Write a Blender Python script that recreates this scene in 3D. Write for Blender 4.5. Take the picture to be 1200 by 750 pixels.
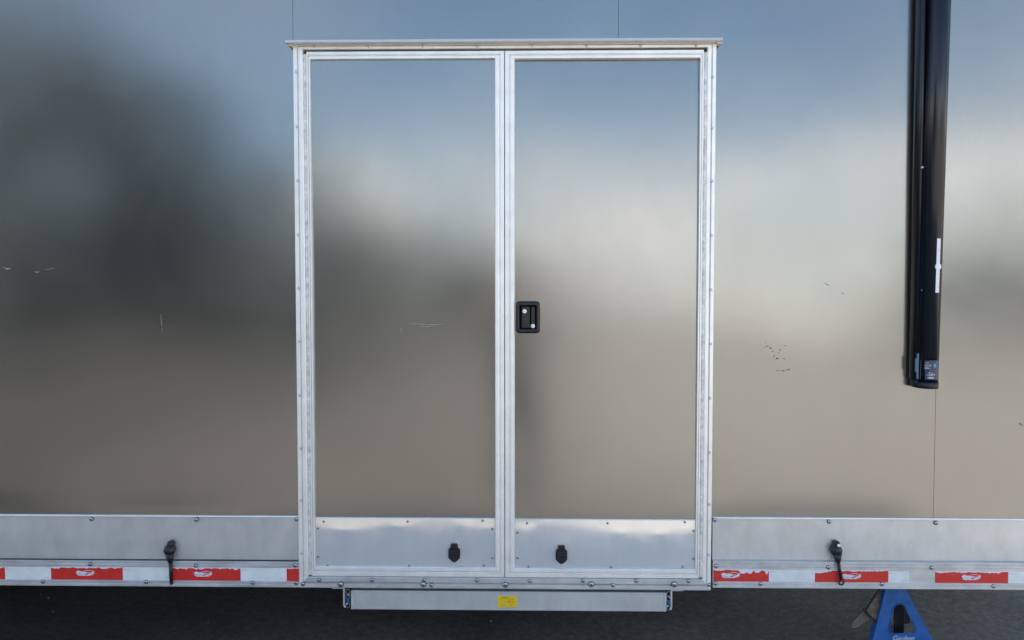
import bpy, bmesh, math, random
from mathutils import Vector, Matrix, noise
random.seed(7)
R = math.radians
for o in list(bpy.data.objects): bpy.data.objects.remove(o)
S = bpy.context.scene; C = S.collection

# ---------------------------------------------------------------- camera, sky, sun, exposure
CAM = Vector((0.0, -3.4, 1.65)); PITCH, YAW = 2.58, 1.12
cd = bpy.data.cameras.new('camera'); cam = bpy.data.objects.new('view_camera', cd); C.objects.link(cam)
cd.sensor_width = 36; cd.lens = 30; cd.clip_start = .02; cd.clip_end = 2000
cam.location = CAM; cam.rotation_euler = (R(90-PITCH), 0, R(YAW)); S.camera = cam
S.render.resolution_x, S.render.resolution_y = 1024, 640
SUN_EL, SUN_AZ = 54.0, 6.0
LOC = (1.5, 6.2, 0)
W = bpy.data.worlds.new('World'); S.world = W; W.use_nodes = True
nt = W.node_tree; nt.nodes.clear()
def N(t, typ, **k):
    n = t.nodes.new(typ)
    for a, b in k.items(): setattr(n, a, b)
    return n
out = N(nt, 'ShaderNodeOutputWorld'); bg = N(nt, 'ShaderNodeBackground'); bg.inputs[1].default_value = .11
sky = N(nt, 'ShaderNodeTexSky', sky_type='NISHITA'); sky.sun_disc = False
sky.sun_elevation = R(SUN_EL); sky.sun_rotation = R(SUN_AZ); sky.dust_density = 1.0; sky.ozone_density = .7
tc = N(nt, 'ShaderNodeTexCoord'); sep = N(nt, 'ShaderNodeSeparateXYZ'); nt.links.new(tc.outputs['Generated'], sep.inputs[0])
ad = N(nt, 'ShaderNodeMath', operation='ADD'); ad.inputs[1].default_value = .16; nt.links.new(sep.outputs[2], ad.inputs[0])
mx = N(nt, 'ShaderNodeMath', operation='MAXIMUM'); mx.inputs[1].default_value = .05; nt.links.new(ad.outputs[0], mx.inputs[0])
cb = N(nt, 'ShaderNodeCombineXYZ')
for i in (0, 1):
    dv = N(nt, 'ShaderNodeMath', operation='DIVIDE'); nt.links.new(sep.outputs[i], dv.inputs[0]); nt.links.new(mx.outputs[0], dv.inputs[1])
    nt.links.new(dv.outputs[0], cb.inputs[i])
mp = N(nt, 'ShaderNodeMapping'); mp.inputs['Location'].default_value = LOC; mp.inputs['Scale'].default_value = (.55, .55, 1)
nt.links.new(cb.outputs[0], mp.inputs[0])
nz = N(nt, 'ShaderNodeTexNoise'); nz.inputs['Scale'].default_value = 1.0; nz.inputs['Detail'].default_value = 7; nz.inputs['Roughness'].default_value = .5
nt.links.new(mp.outputs[0], nz.inputs['Vector'])
cr = N(nt, 'ShaderNodeValToRGB'); cr.color_ramp.elements[0].position = .47; cr.color_ramp.elements[1].position = .58
nt.links.new(nz.outputs['Fac'], cr.inputs[0])
mix = N(nt, 'ShaderNodeMix', data_type='RGBA'); n2 = N(nt, 'ShaderNodeTexNoise'); n2.inputs['Scale'].default_value = 2.3; n2.inputs['Detail'].default_value = 5; nt.links.new(mp.outputs[0], n2.inputs['Vector'])
c2 = N(nt, 'ShaderNodeValToRGB'); c2.color_ramp.elements[0].position = .38; c2.color_ramp.elements[1].position = .60
c2.color_ramp.elements[0].color = (.44, .45, .47, 1); c2.color_ramp.elements[1].color = (1, .90, .80, 1); nt.links.new(n2.outputs['Fac'], c2.inputs[0])
cs = N(nt, 'ShaderNodeVectorMath', operation='SCALE'); cs.inputs['Scale'].default_value = 13.5; nt.links.new(c2.outputs[0], cs.inputs[0]); nt.links.new(cs.outputs[0], mix.inputs[7])
cm = N(nt, 'ShaderNodeMapRange'); cm.inputs[1].default_value = .13; cm.inputs[2].default_value = .27; cm.inputs[3].default_value = 1; cm.inputs[4].default_value = .12
nt.links.new(sep.outputs[2], cm.inputs[0]); cf = N(nt, 'ShaderNodeMath', operation='MULTIPLY'); nt.links.new(cr.outputs[0], cf.inputs[0]); nt.links.new(cm.outputs[0], cf.inputs[1])
hz = N(nt, 'ShaderNodeMapRange'); hz.inputs[1].default_value = .02; hz.inputs[2].default_value = .12; hz.inputs[3].default_value = .9; hz.inputs[4].default_value = 0
nt.links.new(sep.outputs[2], hz.inputs[0]); cx = N(nt, 'ShaderNodeMath', operation='MAXIMUM'); nt.links.new(cf.outputs[0], cx.inputs[0]); nt.links.new(hz.outputs[0], cx.inputs[1])
nt.links.new(cx.outputs[0], mix.inputs[0]); tn = N(nt, 'ShaderNodeVectorMath', operation='MULTIPLY'); tn.inputs[1].default_value = (.92, 1.01, 1.03); nt.links.new(sky.outputs[0], tn.inputs[0]); nt.links.new(tn.outputs[0], mix.inputs[6])
nt.links.new(mix.outputs[2], bg.inputs[0]); nt.links.new(bg.outputs[0], out.inputs[0])
sd = bpy.data.lights.new('sun', 'SUN'); sd.energy = 4.4; sd.angle = R(.5); sd.color = (1, .86, .67)
so = bpy.data.objects.new('sun', sd); C.objects.link(so)
sv = Vector((math.sin(R(SUN_AZ))*math.cos(R(SUN_EL)), math.cos(R(SUN_AZ))*math.cos(R(SUN_EL)), math.sin(R(SUN_EL))))
so.rotation_euler = sv.to_track_quat('Z', 'Y').to_euler(); so.location = sv*30
S.view_settings.view_transform = 'Standard'; S.view_settings.look = 'None'; S.view_settings.gamma = 1
S.view_settings.use_curve_mapping = False; S.view_settings.exposure = 1.55
S.render.engine = 'CYCLES'

# ---------------------------------------------------------------- measuring helpers: where a sight line meets a plane y = Y
RM = cam.rotation_euler.to_matrix()
def at(px, py, Y=0.0):
    d = RM @ Vector(((px-600)/1000, (375-py)/1000, -1)); t = (Y-CAM.y)/d.y
    return CAM + d*t
def vx(px, py, Y=0.0): return at(px, py, Y).x
def vz(px, py, Y=0.0): return at(px, py, Y).z
MM = .001

# ---------------------------------------------------------------- materials
MATS = {}
def mat(name, col, rough=.5, metal=0.0, spec=.5, noise_scale=None, noise_amt=.1, bump=0.0, bump_scale=50, stretch=(1,1,1), rough_var=0.0, aniso=0.0, coat=0.0):
    m = bpy.data.materials.new(name); m.use_nodes = True; t = m.node_tree; b = t.nodes['Principled BSDF']
    b.inputs['Base Color'].default_value = (*col, 1); b.inputs['Roughness'].default_value = rough; b.inputs['Metallic'].default_value = metal
    b.inputs['Specular IOR Level'].default_value = spec; b.inputs['Anisotropic'].default_value = aniso; b.inputs['Coat Weight'].default_value = coat
    co = N(t, 'ShaderNodeTexCoord'); mp = N(t, 'ShaderNodeMapping'); mp.inputs['Scale'].default_value = stretch
    t.links.new(co.outputs['Object'], mp.inputs[0])
    if noise_scale:
        n = N(t, 'ShaderNodeTexNoise'); n.inputs['Scale'].default_value = noise_scale; n.inputs['Detail'].default_value = 8; n.inputs['Roughness'].default_value = .6
        t.links.new(mp.outputs[0], n.inputs['Vector'])
        mr = N(t, 'ShaderNodeMapRange'); mr.inputs[1].default_value = .3; mr.inputs[2].default_value = .7; mr.inputs[3].default_value = 1-noise_amt; mr.inputs[4].default_value = 1+noise_amt
        t.links.new(n.outputs['Fac'], mr.inputs[0])
        mu = N(t, 'ShaderNodeVectorMath', operation='SCALE'); mu.inputs[0].default_value = col; t.links.new(mr.outputs[0], mu.inputs['Scale'])
        t.links.new(mu.outputs[0], b.inputs['Base Color'])
        if rough_var:
            m2 = N(t, 'ShaderNodeMapRange'); m2.inputs[1].default_value = .3; m2.inputs[2].default_value = .7; m2.inputs[3].default_value = rough-rough_var; m2.inputs[4].default_value = rough+rough_var
            t.links.new(n.outputs['Fac'], m2.inputs[0]); t.links.new(m2.outputs[0], b.inputs['Roughness'])
    if bump:
        n = N(t, 'ShaderNodeTexNoise'); n.inputs['Scale'].default_value = bump_scale; n.inputs['Detail'].default_value = 5
        t.links.new(mp.outputs[0], n.inputs['Vector'])
        bp = N(t, 'ShaderNodeBump'); bp.inputs['Strength'].default_value = bump; bp.inputs['Distance'].default_value = .001
        t.links.new(n.outputs['Fac'], bp.inputs['Height']); t.links.new(bp.outputs[0], b.inputs['Normal'])
    MATS[name] = m; return m
M_wall = mat('mill_metal_sheet', (.276, .277, .268), .17, .93, noise_scale=120, noise_amt=.03, stretch=(5, 1, .25), rough_var=.006)
M_kick = mat('smooth_aluminium_sheet', (.90, .89, .865), .09, .55, noise_scale=6, noise_amt=.04, stretch=(3, 1, 1), rough_var=.02)
M_low = mat('dull_aluminium_sheet', (.65, .65, .63), .40, .5, noise_scale=5, noise_amt=.06, stretch=(2.5, 1, 1), rough_var=.08)
M_trim = mat('aluminium_extrusion', (.96, .945, .905), .48, .6, noise_scale=9, noise_amt=.02, rough_var=.05)
M_rail = mat('worn_aluminium_rail', (.66, .655, .645), .46, .55, noise_scale=14, noise_amt=.12, rough_var=.08, stretch=(.4, 1, 3))
M_drip = mat('weathered_drip_cap', (.76, .73, .69), .5, .5, noise_scale=20, noise_amt=.08)
M_seal = mat('rubber_seal', (.012, .012, .014), .6)
M_black = mat('black_plastic', (.010, .011, .014), .38, bump=.1, bump_scale=300)
M_black2 = mat('black_powder_coat', (.005, .007, .012), .24, noise_scale=30, noise_amt=.2)
M_steel = mat('zinc_screw', (.50, .52, .54), .3, 1)
M_screwdk = mat('dull_dark_screw', (.20, .21, .22), .4, .8)
M_body = mat('trailer_underbody', (.02, .02, .022), .8)
M_red = mat('red_retroreflective', (.68, .03, .02), .38, noise_scale=60, noise_amt=.07)
M_white = mat('white_retroreflective', (.80, .82, .81), .42, noise_scale=25, noise_amt=.05)
M_redink = mat('faded_red_ink', (.70, .30, .32), .5)
M_emblem = mat('pale_lavender_print', (.74, .74, .82), .5)
M_yellow = mat('yellow_label', (.80, .56, .012), .5, noise_scale=40, noise_amt=.08)
M_orange = mat('orange_ink', (.62, .17, .015), .5)
M_brownink = mat('dark_ink', (.05, .03, .012), .5)
M_lblue = mat('navy_label', (.035, .045, .10), .35)
M_cyan = mat('cyan_ink', (.05, .42, .60), .5)
M_whitepaint = mat('white_print', (.8, .8, .82), .5)
M_blue = mat('blue_enamel', (.018, .115, .37), .38, noise_scale=14, noise_amt=.25, rough_var=.1)
M_rust = mat('dirty_brown_steel', (.12, .095, .07), .65, .2, noise_scale=55, noise_amt=.5, bump=.4, bump_scale=120)
M_bolt_blue = mat('blue_spring_clip', (.02, .12, .42), .4)

def smudges(m, base_rough, amt, scale, stretch):
    t = m.node_tree; b = t.nodes['Principled BSDF']; co = N(t, 'ShaderNodeTexCoord'); mp = N(t, 'ShaderNodeMapping'); mp.inputs['Scale'].default_value = stretch
    t.links.new(co.outputs['Object'], mp.inputs[0]); n = N(t, 'ShaderNodeTexNoise'); n.inputs['Scale'].default_value = scale; n.inputs['Detail'].default_value = 9; n.inputs['Roughness'].default_value = .68; n.inputs['Distortion'].default_value = .6
    t.links.new(mp.outputs[0], n.inputs['Vector']); r = N(t, 'ShaderNodeMapRange')
    for i, v in enumerate((.35, .72, base_rough-amt*.4, base_rough+amt)): r.inputs[i+1].default_value = v
    t.links.new(n.outputs['Fac'], r.inputs[0])
    for l in list(b.inputs['Roughness'].links): t.links.remove(l)
    t.links.new(r.outputs[0], b.inputs['Roughness'])
def streaks(m, amt, stretch, scale):
    t = m.node_tree; b = t.nodes['Principled BSDF']; src = b.inputs['Base Color'].links[0].from_socket
    co = N(t, 'ShaderNodeTexCoord'); mp = N(t, 'ShaderNodeMapping'); mp.inputs['Scale'].default_value = stretch; t.links.new(co.outputs['Object'], mp.inputs[0])
    n = N(t, 'ShaderNodeTexNoise'); n.inputs['Scale'].default_value = scale; n.inputs['Detail'].default_value = 10; n.inputs['Roughness'].default_value = .7; t.links.new(mp.outputs[0], n.inputs['Vector'])
    r = N(t, 'ShaderNodeMapRange')
    for i, v in enumerate((.38, .66, 1.0, 1-amt)): r.inputs[i+1].default_value = v
    t.links.new(n.outputs['Fac'], r.inputs[0]); k = N(t, 'ShaderNodeVectorMath', operation='SCALE'); t.links.new(src, k.inputs[0]); t.links.new(r.outputs[0], k.inputs['Scale']); t.links.new(k.outputs[0], b.inputs['Base Color'])
streaks(M_wall, .05, (1.4, 1, .9), 1.8); streaks(M_trim, .10, (1, 1, 1), 14); streaks(M_rail, .22, (1, 1, 2), 9); streaks(M_low, .14, (1.5, 1, 1), 5); streaks(M_drip, .2, (1, 1, 1), 20); streaks(M_white, .10, (1, 1, 1), 20); streaks(M_red, .12, (1, 1, 1), 20)
smudges(M_wall, .165, .035, 1.6, (1.1, 1, .9)); smudges(M_kick, .09, .10, 9, (1, 1, 1)); smudges(M_low, .38, .14, 7, (1, 1, 1))

# ---------------------------------------------------------------- mesh helpers
def link(name, me, m=None, parent=None, smooth=False):
    o = bpy.data.objects.new(name, me); C.objects.link(o)
    if m and not me.materials:
        for q in (m if isinstance(m, (list, tuple)) else [m]): me.materials.append(q)
    if smooth:
        for p in me.polygons: p.use_smooth = True
    if parent: o.parent = parent
    return o
def obj(name, bm, m, parent=None, smooth=False):
    bmesh.ops.recalc_face_normals(bm, faces=bm.faces)
    me = bpy.data.meshes.new(name); bm.to_mesh(me); bm.free()
    return link(name, me, m, parent, smooth)
def box(bm, x0, x1, y0, y1, z0, z1, bev=0.0, mi=0, seg=1):
    vs = [bm.verts.new(p) for p in ((x0,y0,z0),(x1,y0,z0),(x1,y1,z0),(x0,y1,z0),(x0,y0,z1),(x1,y0,z1),(x1,y1,z1),(x0,y1,z1))]
    fs = [bm.faces.new([vs[i] for i in f]) for f in ((0,3,2,1),(4,5,6,7),(0,1,5,4),(1,2,6,5),(2,3,7,6),(3,0,4,7))]
    for f in fs: f.material_index = mi
    if bev:
        r = bmesh.ops.bevel(bm, geom=list({e for f in fs for e in f.edges}), offset=bev, segments=seg, affect='EDGES', profile=.5)
        for f in r['faces']: f.material_index = mi
    return fs
def prism(bm, pts, y0, y1, mi=0):              # outline in x,z given thickness y0 (front) .. y1
    a = [bm.verts.new((x, y0, z)) for x, z in pts]; b = [bm.verts.new((x, y1, z)) for x, z in pts]
    fs = [bm.faces.new(a), bm.faces.new(b[::-1])]
    n = len(pts)
    for i in range(n): fs.append(bm.faces.new((a[i], b[i], b[(i+1)%n], a[(i+1)%n])))
    for f in fs: f.material_index = mi
    return a, b, fs
def xprism(bm, prof, x0, x1, mi=0):            # profile in (y,z) run along x
    a = [bm.verts.new((x0, y, z)) for y, z in prof]; b = [bm.verts.new((x1, y, z)) for y, z in prof]; n = len(prof)
    fs = [bm.faces.new(a), bm.faces.new(b[::-1])]
    for i in range(n): fs.append(bm.faces.new((a[i], b[i], b[(i+1)%n], a[(i+1)%n])))
    for f in fs: f.material_index = mi
def disc(bm, c, r, y0, y1, n=16, mi=0, dome=0.0, rz=None):
    rz = rz or r; x, z = c
    rings = [(1, y1), (1, y0)] + ([(.72, y0-dome*.7), (.3, y0-dome)] if dome else [(.9, y0-.0004)])
    prev = None; fs = []
    for k, y in rings:
        cur = [bm.verts.new((x+r*k*math.cos(2*math.pi*i/n), y, z+rz*k*math.sin(2*math.pi*i/n))) for i in range(n)]
        if prev:
            for i in range(n): fs.append(bm.faces.new((prev[i], prev[(i+1)%n], cur[(i+1)%n], cur[i])))
        prev = cur
    fs.append(bm.faces.new(prev))
    for f in fs: f.material_index = mi
    return fs
def tube(bm, p0, p1, r0, r1=None, n=10, mi=0):
    r1 = r1 or r0; p0, p1 = Vector(p0), Vector(p1); d = (p1-p0).normalized(); q = d.to_track_quat('Z', 'Y')
    a = [bm.verts.new(p0 + q @ Vector((r0*math.cos(2*math.pi*i/n), r0*math.sin(2*math.pi*i/n), 0))) for i in range(n)]
    b = [bm.verts.new(p1 + q @ Vector((r1*math.cos(2*math.pi*i/n), r1*math.sin(2*math.pi*i/n), 0))) for i in range(n)]
    fs = [bm.faces.new(a[::-1]), bm.faces.new(b)]
    for i in range(n): fs.append(bm.faces.new((a[i], a[(i+1)%n], b[(i+1)%n], b[i])))
    for f in fs: f.material_index = mi
def blob(bm, c, r, mi=0, sub=2):
    res = bmesh.ops.create_icosphere(bm, subdivisions=sub, radius=1)
    for v in res['verts']: v.co = Vector((v.co.x*r[0], v.co.y*r[1], v.co.z*r[2])) + Vector(c)
    for f in {f for v in res['verts'] for f in v.link_faces}: f.material_index = mi; f.smooth = True
def text(s, x, z, y, size, m, name, parent, sx=1.0, align='CENTER', bold=0.0, rot=0.0, shear=0.0):
    cu = bpy.data.curves.new('t', 'FONT'); cu.body = s; cu.size = size; cu.align_x = align; cu.align_y = 'CENTER'; cu.extrude = .00012; cu.offset = bold; cu.shear = shear; cu.resolution_u = 3
    o = bpy.data.objects.new('t', cu); C.objects.link(o); dg = bpy.context.evaluated_depsgraph_get(); dg.update()
    me = bpy.data.meshes.new_from_object(o.evaluated_get(dg)); bpy.data.objects.remove(o)
    me.transform(Matrix.Translation((x, y, z)) @ Matrix.Rotation(rot, 4, 'Y') @ Matrix.Rotation(R(90), 4, 'X') @ Matrix.Diagonal((sx, 1, 1, 1)))
    me.materials.clear(); return link(name, me, m, parent)
def empty(name, loc=(0,0,0)):
    o = bpy.data.objects.new(name, None); o.location = loc; o.empty_display_size = .2; C.objects.link(o); return o
def tag(o, label=None, cat=None, group=None, kind=None):
    for k, v in (('label', label), ('category', cat), ('group', group), ('kind', kind)):
        if v: o[k] = v
    return o

# screws: one mesh each, shared by all copies
def screw_mesh(r, h, m, slot=True):
    bm = bmesh.new(); disc(bm, (0, 0), r*1.22, -.0006, .0005, 12, 1 if slot else 0)
    disc(bm, (0, 0), r, -h*.45, -.0004, 12, dome=h*.6)
    if slot: 
        box(bm, -r*.55, r*.55, -h*1.08, -h*.8, -r*.12, r*.12, mi=1); box(bm, -r*.12, r*.12, -h*1.09, -h*.81, -r*.55, r*.55, mi=1)
    bmesh.ops.recalc_face_normals(bm, faces=bm.faces)
    me = bpy.data.meshes.new('screw'); bm.to_mesh(me); bm.free(); me.materials.append(m); me.materials.append(M_seal); return me
SM_pan = screw_mesh(.0070, .0042, M_steel); SM_small = screw_mesh(.0036, .0022, M_screwdk, False)
SM_white = screw_mesh(.0052, .0034, mat('pale_aluminium_rivet', (.62, .63, .66), .35, .7), False)
SM_bolt = screw_mesh(.0100, .0062, M_steel)
def screw(me, px, py, Y, parent, name='screw'):
    p = at(px, py, Y); o = bpy.data.objects.new(name, me); C.objects.link(o); o.location = p
    o.rotation_euler = (0, random.uniform(0, 1.5), 0); o.parent = parent; return o

# ---------------------------------------------------------------- ground
g = bpy.data.materials.new('worn_asphalt'); g.use_nodes = True; t = g.node_tree; b = t.nodes['Principled BSDF']
co = N(t, 'ShaderNodeTexCoord'); b.inputs['Roughness'].default_value = .85; b.inputs['Specular IOR Level'].default_value = .25
def noi(scale, det=6, rg=.6, vec=None):
    n = N(t, 'ShaderNodeTexNoise'); n.inputs['Scale'].default_value = scale; n.inputs['Detail'].default_value = det; n.inputs['Roughness'].default_value = rg
    t.links.new(vec or co.outputs['Object'], n.inputs['Vector']); return n.outputs['Fac']
def mr(src, a, b_, c, d):
    n = N(t, 'ShaderNodeMapRange'); 
    for i, v in enumerate((a, b_, c, d)): n.inputs[i+1].default_value = v
    t.links.new(src, n.inputs[0]); return n.outputs[0]
def ma(op, a, b_):
    n = N(t, 'ShaderNodeMath', operation=op)
    for i, v in enumerate((a, b_)):
        if isinstance(v, (int, float)): n.inputs[i].default_value = v
        else: t.links.new(v, n.inputs[i])
    return n.outputs[0]
sp = N(t, 'ShaderNodeSeparateXYZ'); t.links.new(co.outputs['Object'], sp.inputs[0])
# the lot is resurfaced: newer dark asphalt towards the left, old pale concrete-like surface to the right
edge = ma('ADD', sp.outputs[0], mr(noi(.35, 3), .3, .7, -1.2, 1.2))
old = mr(edge, -4.6, 2.8, 0, 1)
m1 = N(t, 'ShaderNodeMix', data_type='RGBA'); m1.inputs[6].default_value = (.095, .092, .086, 1); m1.inputs[7].default_value = (.37, .355, .335, 1); t.links.new(old, m1.inputs[0])
v = ma('MULTIPLY', ma('MULTIPLY', mr(noi(1.6), .3, .7, .82, 1.16), mr(noi(26, 4), .3, .7, .72, 1.28)), mr(noi(150, 3, .6), .3, .7, .5, 1.6))
under_shade = ma('MULTIPLY', mr(sp.outputs[1], -.5, .25, 0, 1), mr(edge, -1.8, 1.3, 1, 0)); v = ma('MULTIPLY', v, mr(under_shade, 0, 1, 1.12, .45))  # shade under the trailer's left part, painted into the asphalt colour
vor = N(t, 'ShaderNodeTexVoronoi'); vor.inputs['Scale'].default_value = 260; t.links.new(co.outputs['Object'], vor.inputs['Vector'])
v = ma('MULTIPLY', v, mr(vor.outputs['Distance'], 0, .6, 1.25, .75))
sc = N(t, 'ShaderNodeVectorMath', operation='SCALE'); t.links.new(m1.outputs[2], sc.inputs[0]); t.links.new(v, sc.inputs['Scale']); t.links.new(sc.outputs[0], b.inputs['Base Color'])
bp = N(t, 'ShaderNodeBump'); bp.inputs['Strength'].default_value = .7; bp.inputs['Distance'].default_value = .004; t.links.new(noi(240, 3), bp.inputs['Height']); t.links.new(bp.outputs[0], b.inputs['Normal'])
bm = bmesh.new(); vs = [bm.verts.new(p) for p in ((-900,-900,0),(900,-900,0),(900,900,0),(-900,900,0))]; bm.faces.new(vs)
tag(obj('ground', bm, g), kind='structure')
M_tar = mat('pale_joint_filler', (.11, .11, .11), .8, noise_scale=60, noise_amt=.6)
for px, w_ in ((567, .006), (36, .003)):                          # two straight pavement joints running under the trailer
    bm = bmesh.new(); x = vx(px, 720, .75); last = None
    for i in range(90):
        y = -.6 + i*.05; w = w_*random.uniform(.3, 1.3); dx = random.uniform(-.003, .003)
        cur = (bm.verts.new((x+dx-w, y, .004)), bm.verts.new((x+dx+w, y, .004)))
        if last: bm.faces.new((last[0], last[1], cur[1], cur[0]))
        last = cur
    tag(obj('pavement_joint', bm, M_tar), kind='structure')
bm = bmesh.new()                                                  # loose grit under the trailer
for i in range(260):
    x, y = random.uniform(-2.6, 3), random.uniform(-.3, 1.6); r = random.choice((.0015, .002, .003, .005))
    res = bmesh.ops.create_icosphere(bm, subdivisions=1, radius=r)
    q = Vector((random.uniform(.7, 1.5), random.uniform(.7, 1.5), .7))
    for v_ in res['verts']: v_.co = Vector((v_.co.x*q.x+x, v_.co.y*q.y+y, v_.co.z*q.z+r*.4))
tag(obj('grit', bm, mat('pale_grit', (.22, .21, .2), .8, noise_scale=20, noise_amt=.5)), 'loose pale grit scattered on the asphalt under the trailer', 'grit', kind='stuff')

# ---------------------------------------------------------------- trailer
T = tag(empty('trailer', (0, 0, 0)), 'long enclosed trailer with dull metal sides, aluminium framed double doors and red and white tape', 'trailer')
XL, XR = -7.5, 3.0
ztopframe = vz(592, 49.5, -.03)
SEAM = [XL, vx(343, 20), vx(725, 20), vx(1096, 500), XR]
Zpb = vz(592, 612); ZT = 3.95
ox0, ox1, oz1 = vx(347.5, 290), vx(835.5, 290), vz(592, 53)       # opening in the skin
bm = bmesh.new(); box(bm, XL+.01, XR-.01, .020, 2.5, .47, ZT-.02); obj('body', bm, M_body, T)
bm = bmesh.new(); box(bm, XL, XR, -.01, 2.51, ZT, ZT+.03, .008); obj('roof', bm, M_trim, T)
def wave(x, z):
    a = .0016*math.sin(x*2.3+.7)*math.cos(z*2.1+.4) + .0010*math.sin(x*4.7+z*1.9+1.2) + .0007*math.cos(x*1.7-z*5.3)
    a += .0050*math.exp(-((x-1.15)/.55)**2)*math.atan((z-1.35)/.28) + .0035*math.exp(-((x+1.7)/.6)**2)*math.sin(z*3.1+.5)
    a += .0016*noise.noise(Vector((x*2.1+z*.9, z*2.0-x*.5, 5.5))) + .00026*noise.noise(Vector((x*4.5, z*3.5, 8))) + .00005*noise.noise(Vector((x*11, z*7, 2)))
    a += .0040*(noise.noise(Vector((x*.9, z*1.1, 3.3))))
    k = min(1, max(0, (z-.715)/.09)); k = k*k*(3-2*k)
    return (a+.0025)*k
def sheet(name, x0, x1, z0, z1, hole=None, m=M_wall, parent=T, y=0.0, step=.035, amp=1.0, fix=True, th=.003, fn=wave):
    def ticks(a, b_, extra):
        e = sorted([a, b_]+[k for k in extra if a+.001 < k < b_-.001]); o = []
        for i in range(len(e)-1):
            n = max(1, int(round((e[i+1]-e[i])/step)))
            o += [e[i]+(e[i+1]-e[i])*j/n for j in range(n)]
        return o+[b_]
    xs = ticks(x0, x1, hole[:2] if hole else []); zs = ticks(z0, z1, hole[2:] if hole else [])
    bm = bmesh.new(); V = {}
    def gv(i, j):
        if (i, j) not in V: V[i, j] = bm.verts.new((xs[i], y+amp*fn(xs[i], zs[j]), zs[j]))
        return V[i, j]
    for i in range(len(xs)-1):
        for j in range(len(zs)-1):
            cx, cz = (xs[i]+xs[i+1])/2, (zs[j]+zs[j+1])/2
            if hole and hole[0] < cx < hole[1] and hole[2] < cz < hole[3]: continue
            bm.faces.new((gv(i,j), gv(i+1,j), gv(i+1,j+1), gv(i,j+1)))
    for f in bm.faces: f.smooth = True
    be = [e for e in bm.edges if e.is_boundary]                   # folded edge gives the sheet its thickness
    r = bmesh.ops.extrude_edge_only(bm, edges=be)
    for v_ in [v_ for v_ in r['geom'] if isinstance(v_, bmesh.types.BMVert)]: v_.co.y += th+.002
    for f in [f for f in r['geom'] if isinstance(f, bmesh.types.BMFace)]: f.smooth = False
    bmesh.ops.split_edges(bm, edges=be)
    me = bpy.data.meshes.new(name); bm.to_mesh(me); bm.free(); return link(name, me, m, parent)
hole = (ox0, ox1, -1, oz1); G = .0007
M_joint = M_seal
panels = []
for i in range(4):
    x0, x1 = SEAM[i]+(G if i else 0), SEAM[i+1]-G
    if i == 1: x0 = SEAM[1]+G
    panels.append(sheet('wall_panel', x0, x1, Zpb, ZT, hole if i in (1, 2) or x1 > ox0 and x0 < ox1 else None))

# lower sheets, rails and reflective tape either side of the doors
def chips(x0, x1, z, amp, bite):                                  # ragged, peeled upper edge of a tape strip
    pts = []; x = x1
    n = max(6, int((x1-x0)/.0045)); cur = 0
    for i in range(n+1):
        x = x1-(x1-x0)*i/n
        cur = max(0, min(1.7, cur*.55+random.random()**2.0*1.15))
        pts.append((x, z-amp*cur-(bite(x) if bite else 0)))
    return pts
def emblem(xc, zc, y, s, parent):
    bm = bmesh.new(); n = 22; pts = []
    for i in range(n):                                            # cloud-like worn patch
        a = 2*math.pi*i/n; r = 1+.22*math.sin(3*a+1)+.13*math.sin(7*a)
        pts.append((xc-.014*s+.017*s*r*math.cos(a), zc+.0075*s*r*math.sin(a)))
    prism(bm, pts[::-1], y-.0003, y)
    pts = []
    for i in range(18):                                           # swoosh tail
        u = i/17; pts.append((xc-.022*s+.052*s*u, zc-.006*s-.004*s*math.sin(math.pi*u)+.006*s*u*u))
    for i in range(17, -1, -1):
        u = i/17; pts.append((xc-.022*s+.052*s*u, zc-.001*s-.008*s*math.sin(math.pi*u)+.0075*s*u*u+.002*s))
    try: prism(bm, pts, y-.0003, y)
    except Exception: pass
    n = 28                                                        # thin oval ring
    ro = [bm.verts.new((xc+.011*s+.0195*s*math.cos(2*math.pi*i/n), y-.0003, zc+.001*s+.0095*s*math.sin(2*math.pi*i/n))) for i in range(n)]
    ri = [bm.verts.new((xc+.011*s+.0180*s*math.cos(2*math.pi*i/n), y-.0003, zc+.001*s+.0083*s*math.sin(2*math.pi*i/n))) for i in range(n)]
    for i in range(n): bm.faces.new((ro[i], ro[(i+1)%n], ri[(i+1)%n], ri[i]))
    obj('emblem', bm, M_emblem, parent)
    text('GRC', xc+.011*s, zc+.0015*s, y-.0004, .0085*s, M_emblem, 'emblem_lettering', parent, 1.1)
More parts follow.
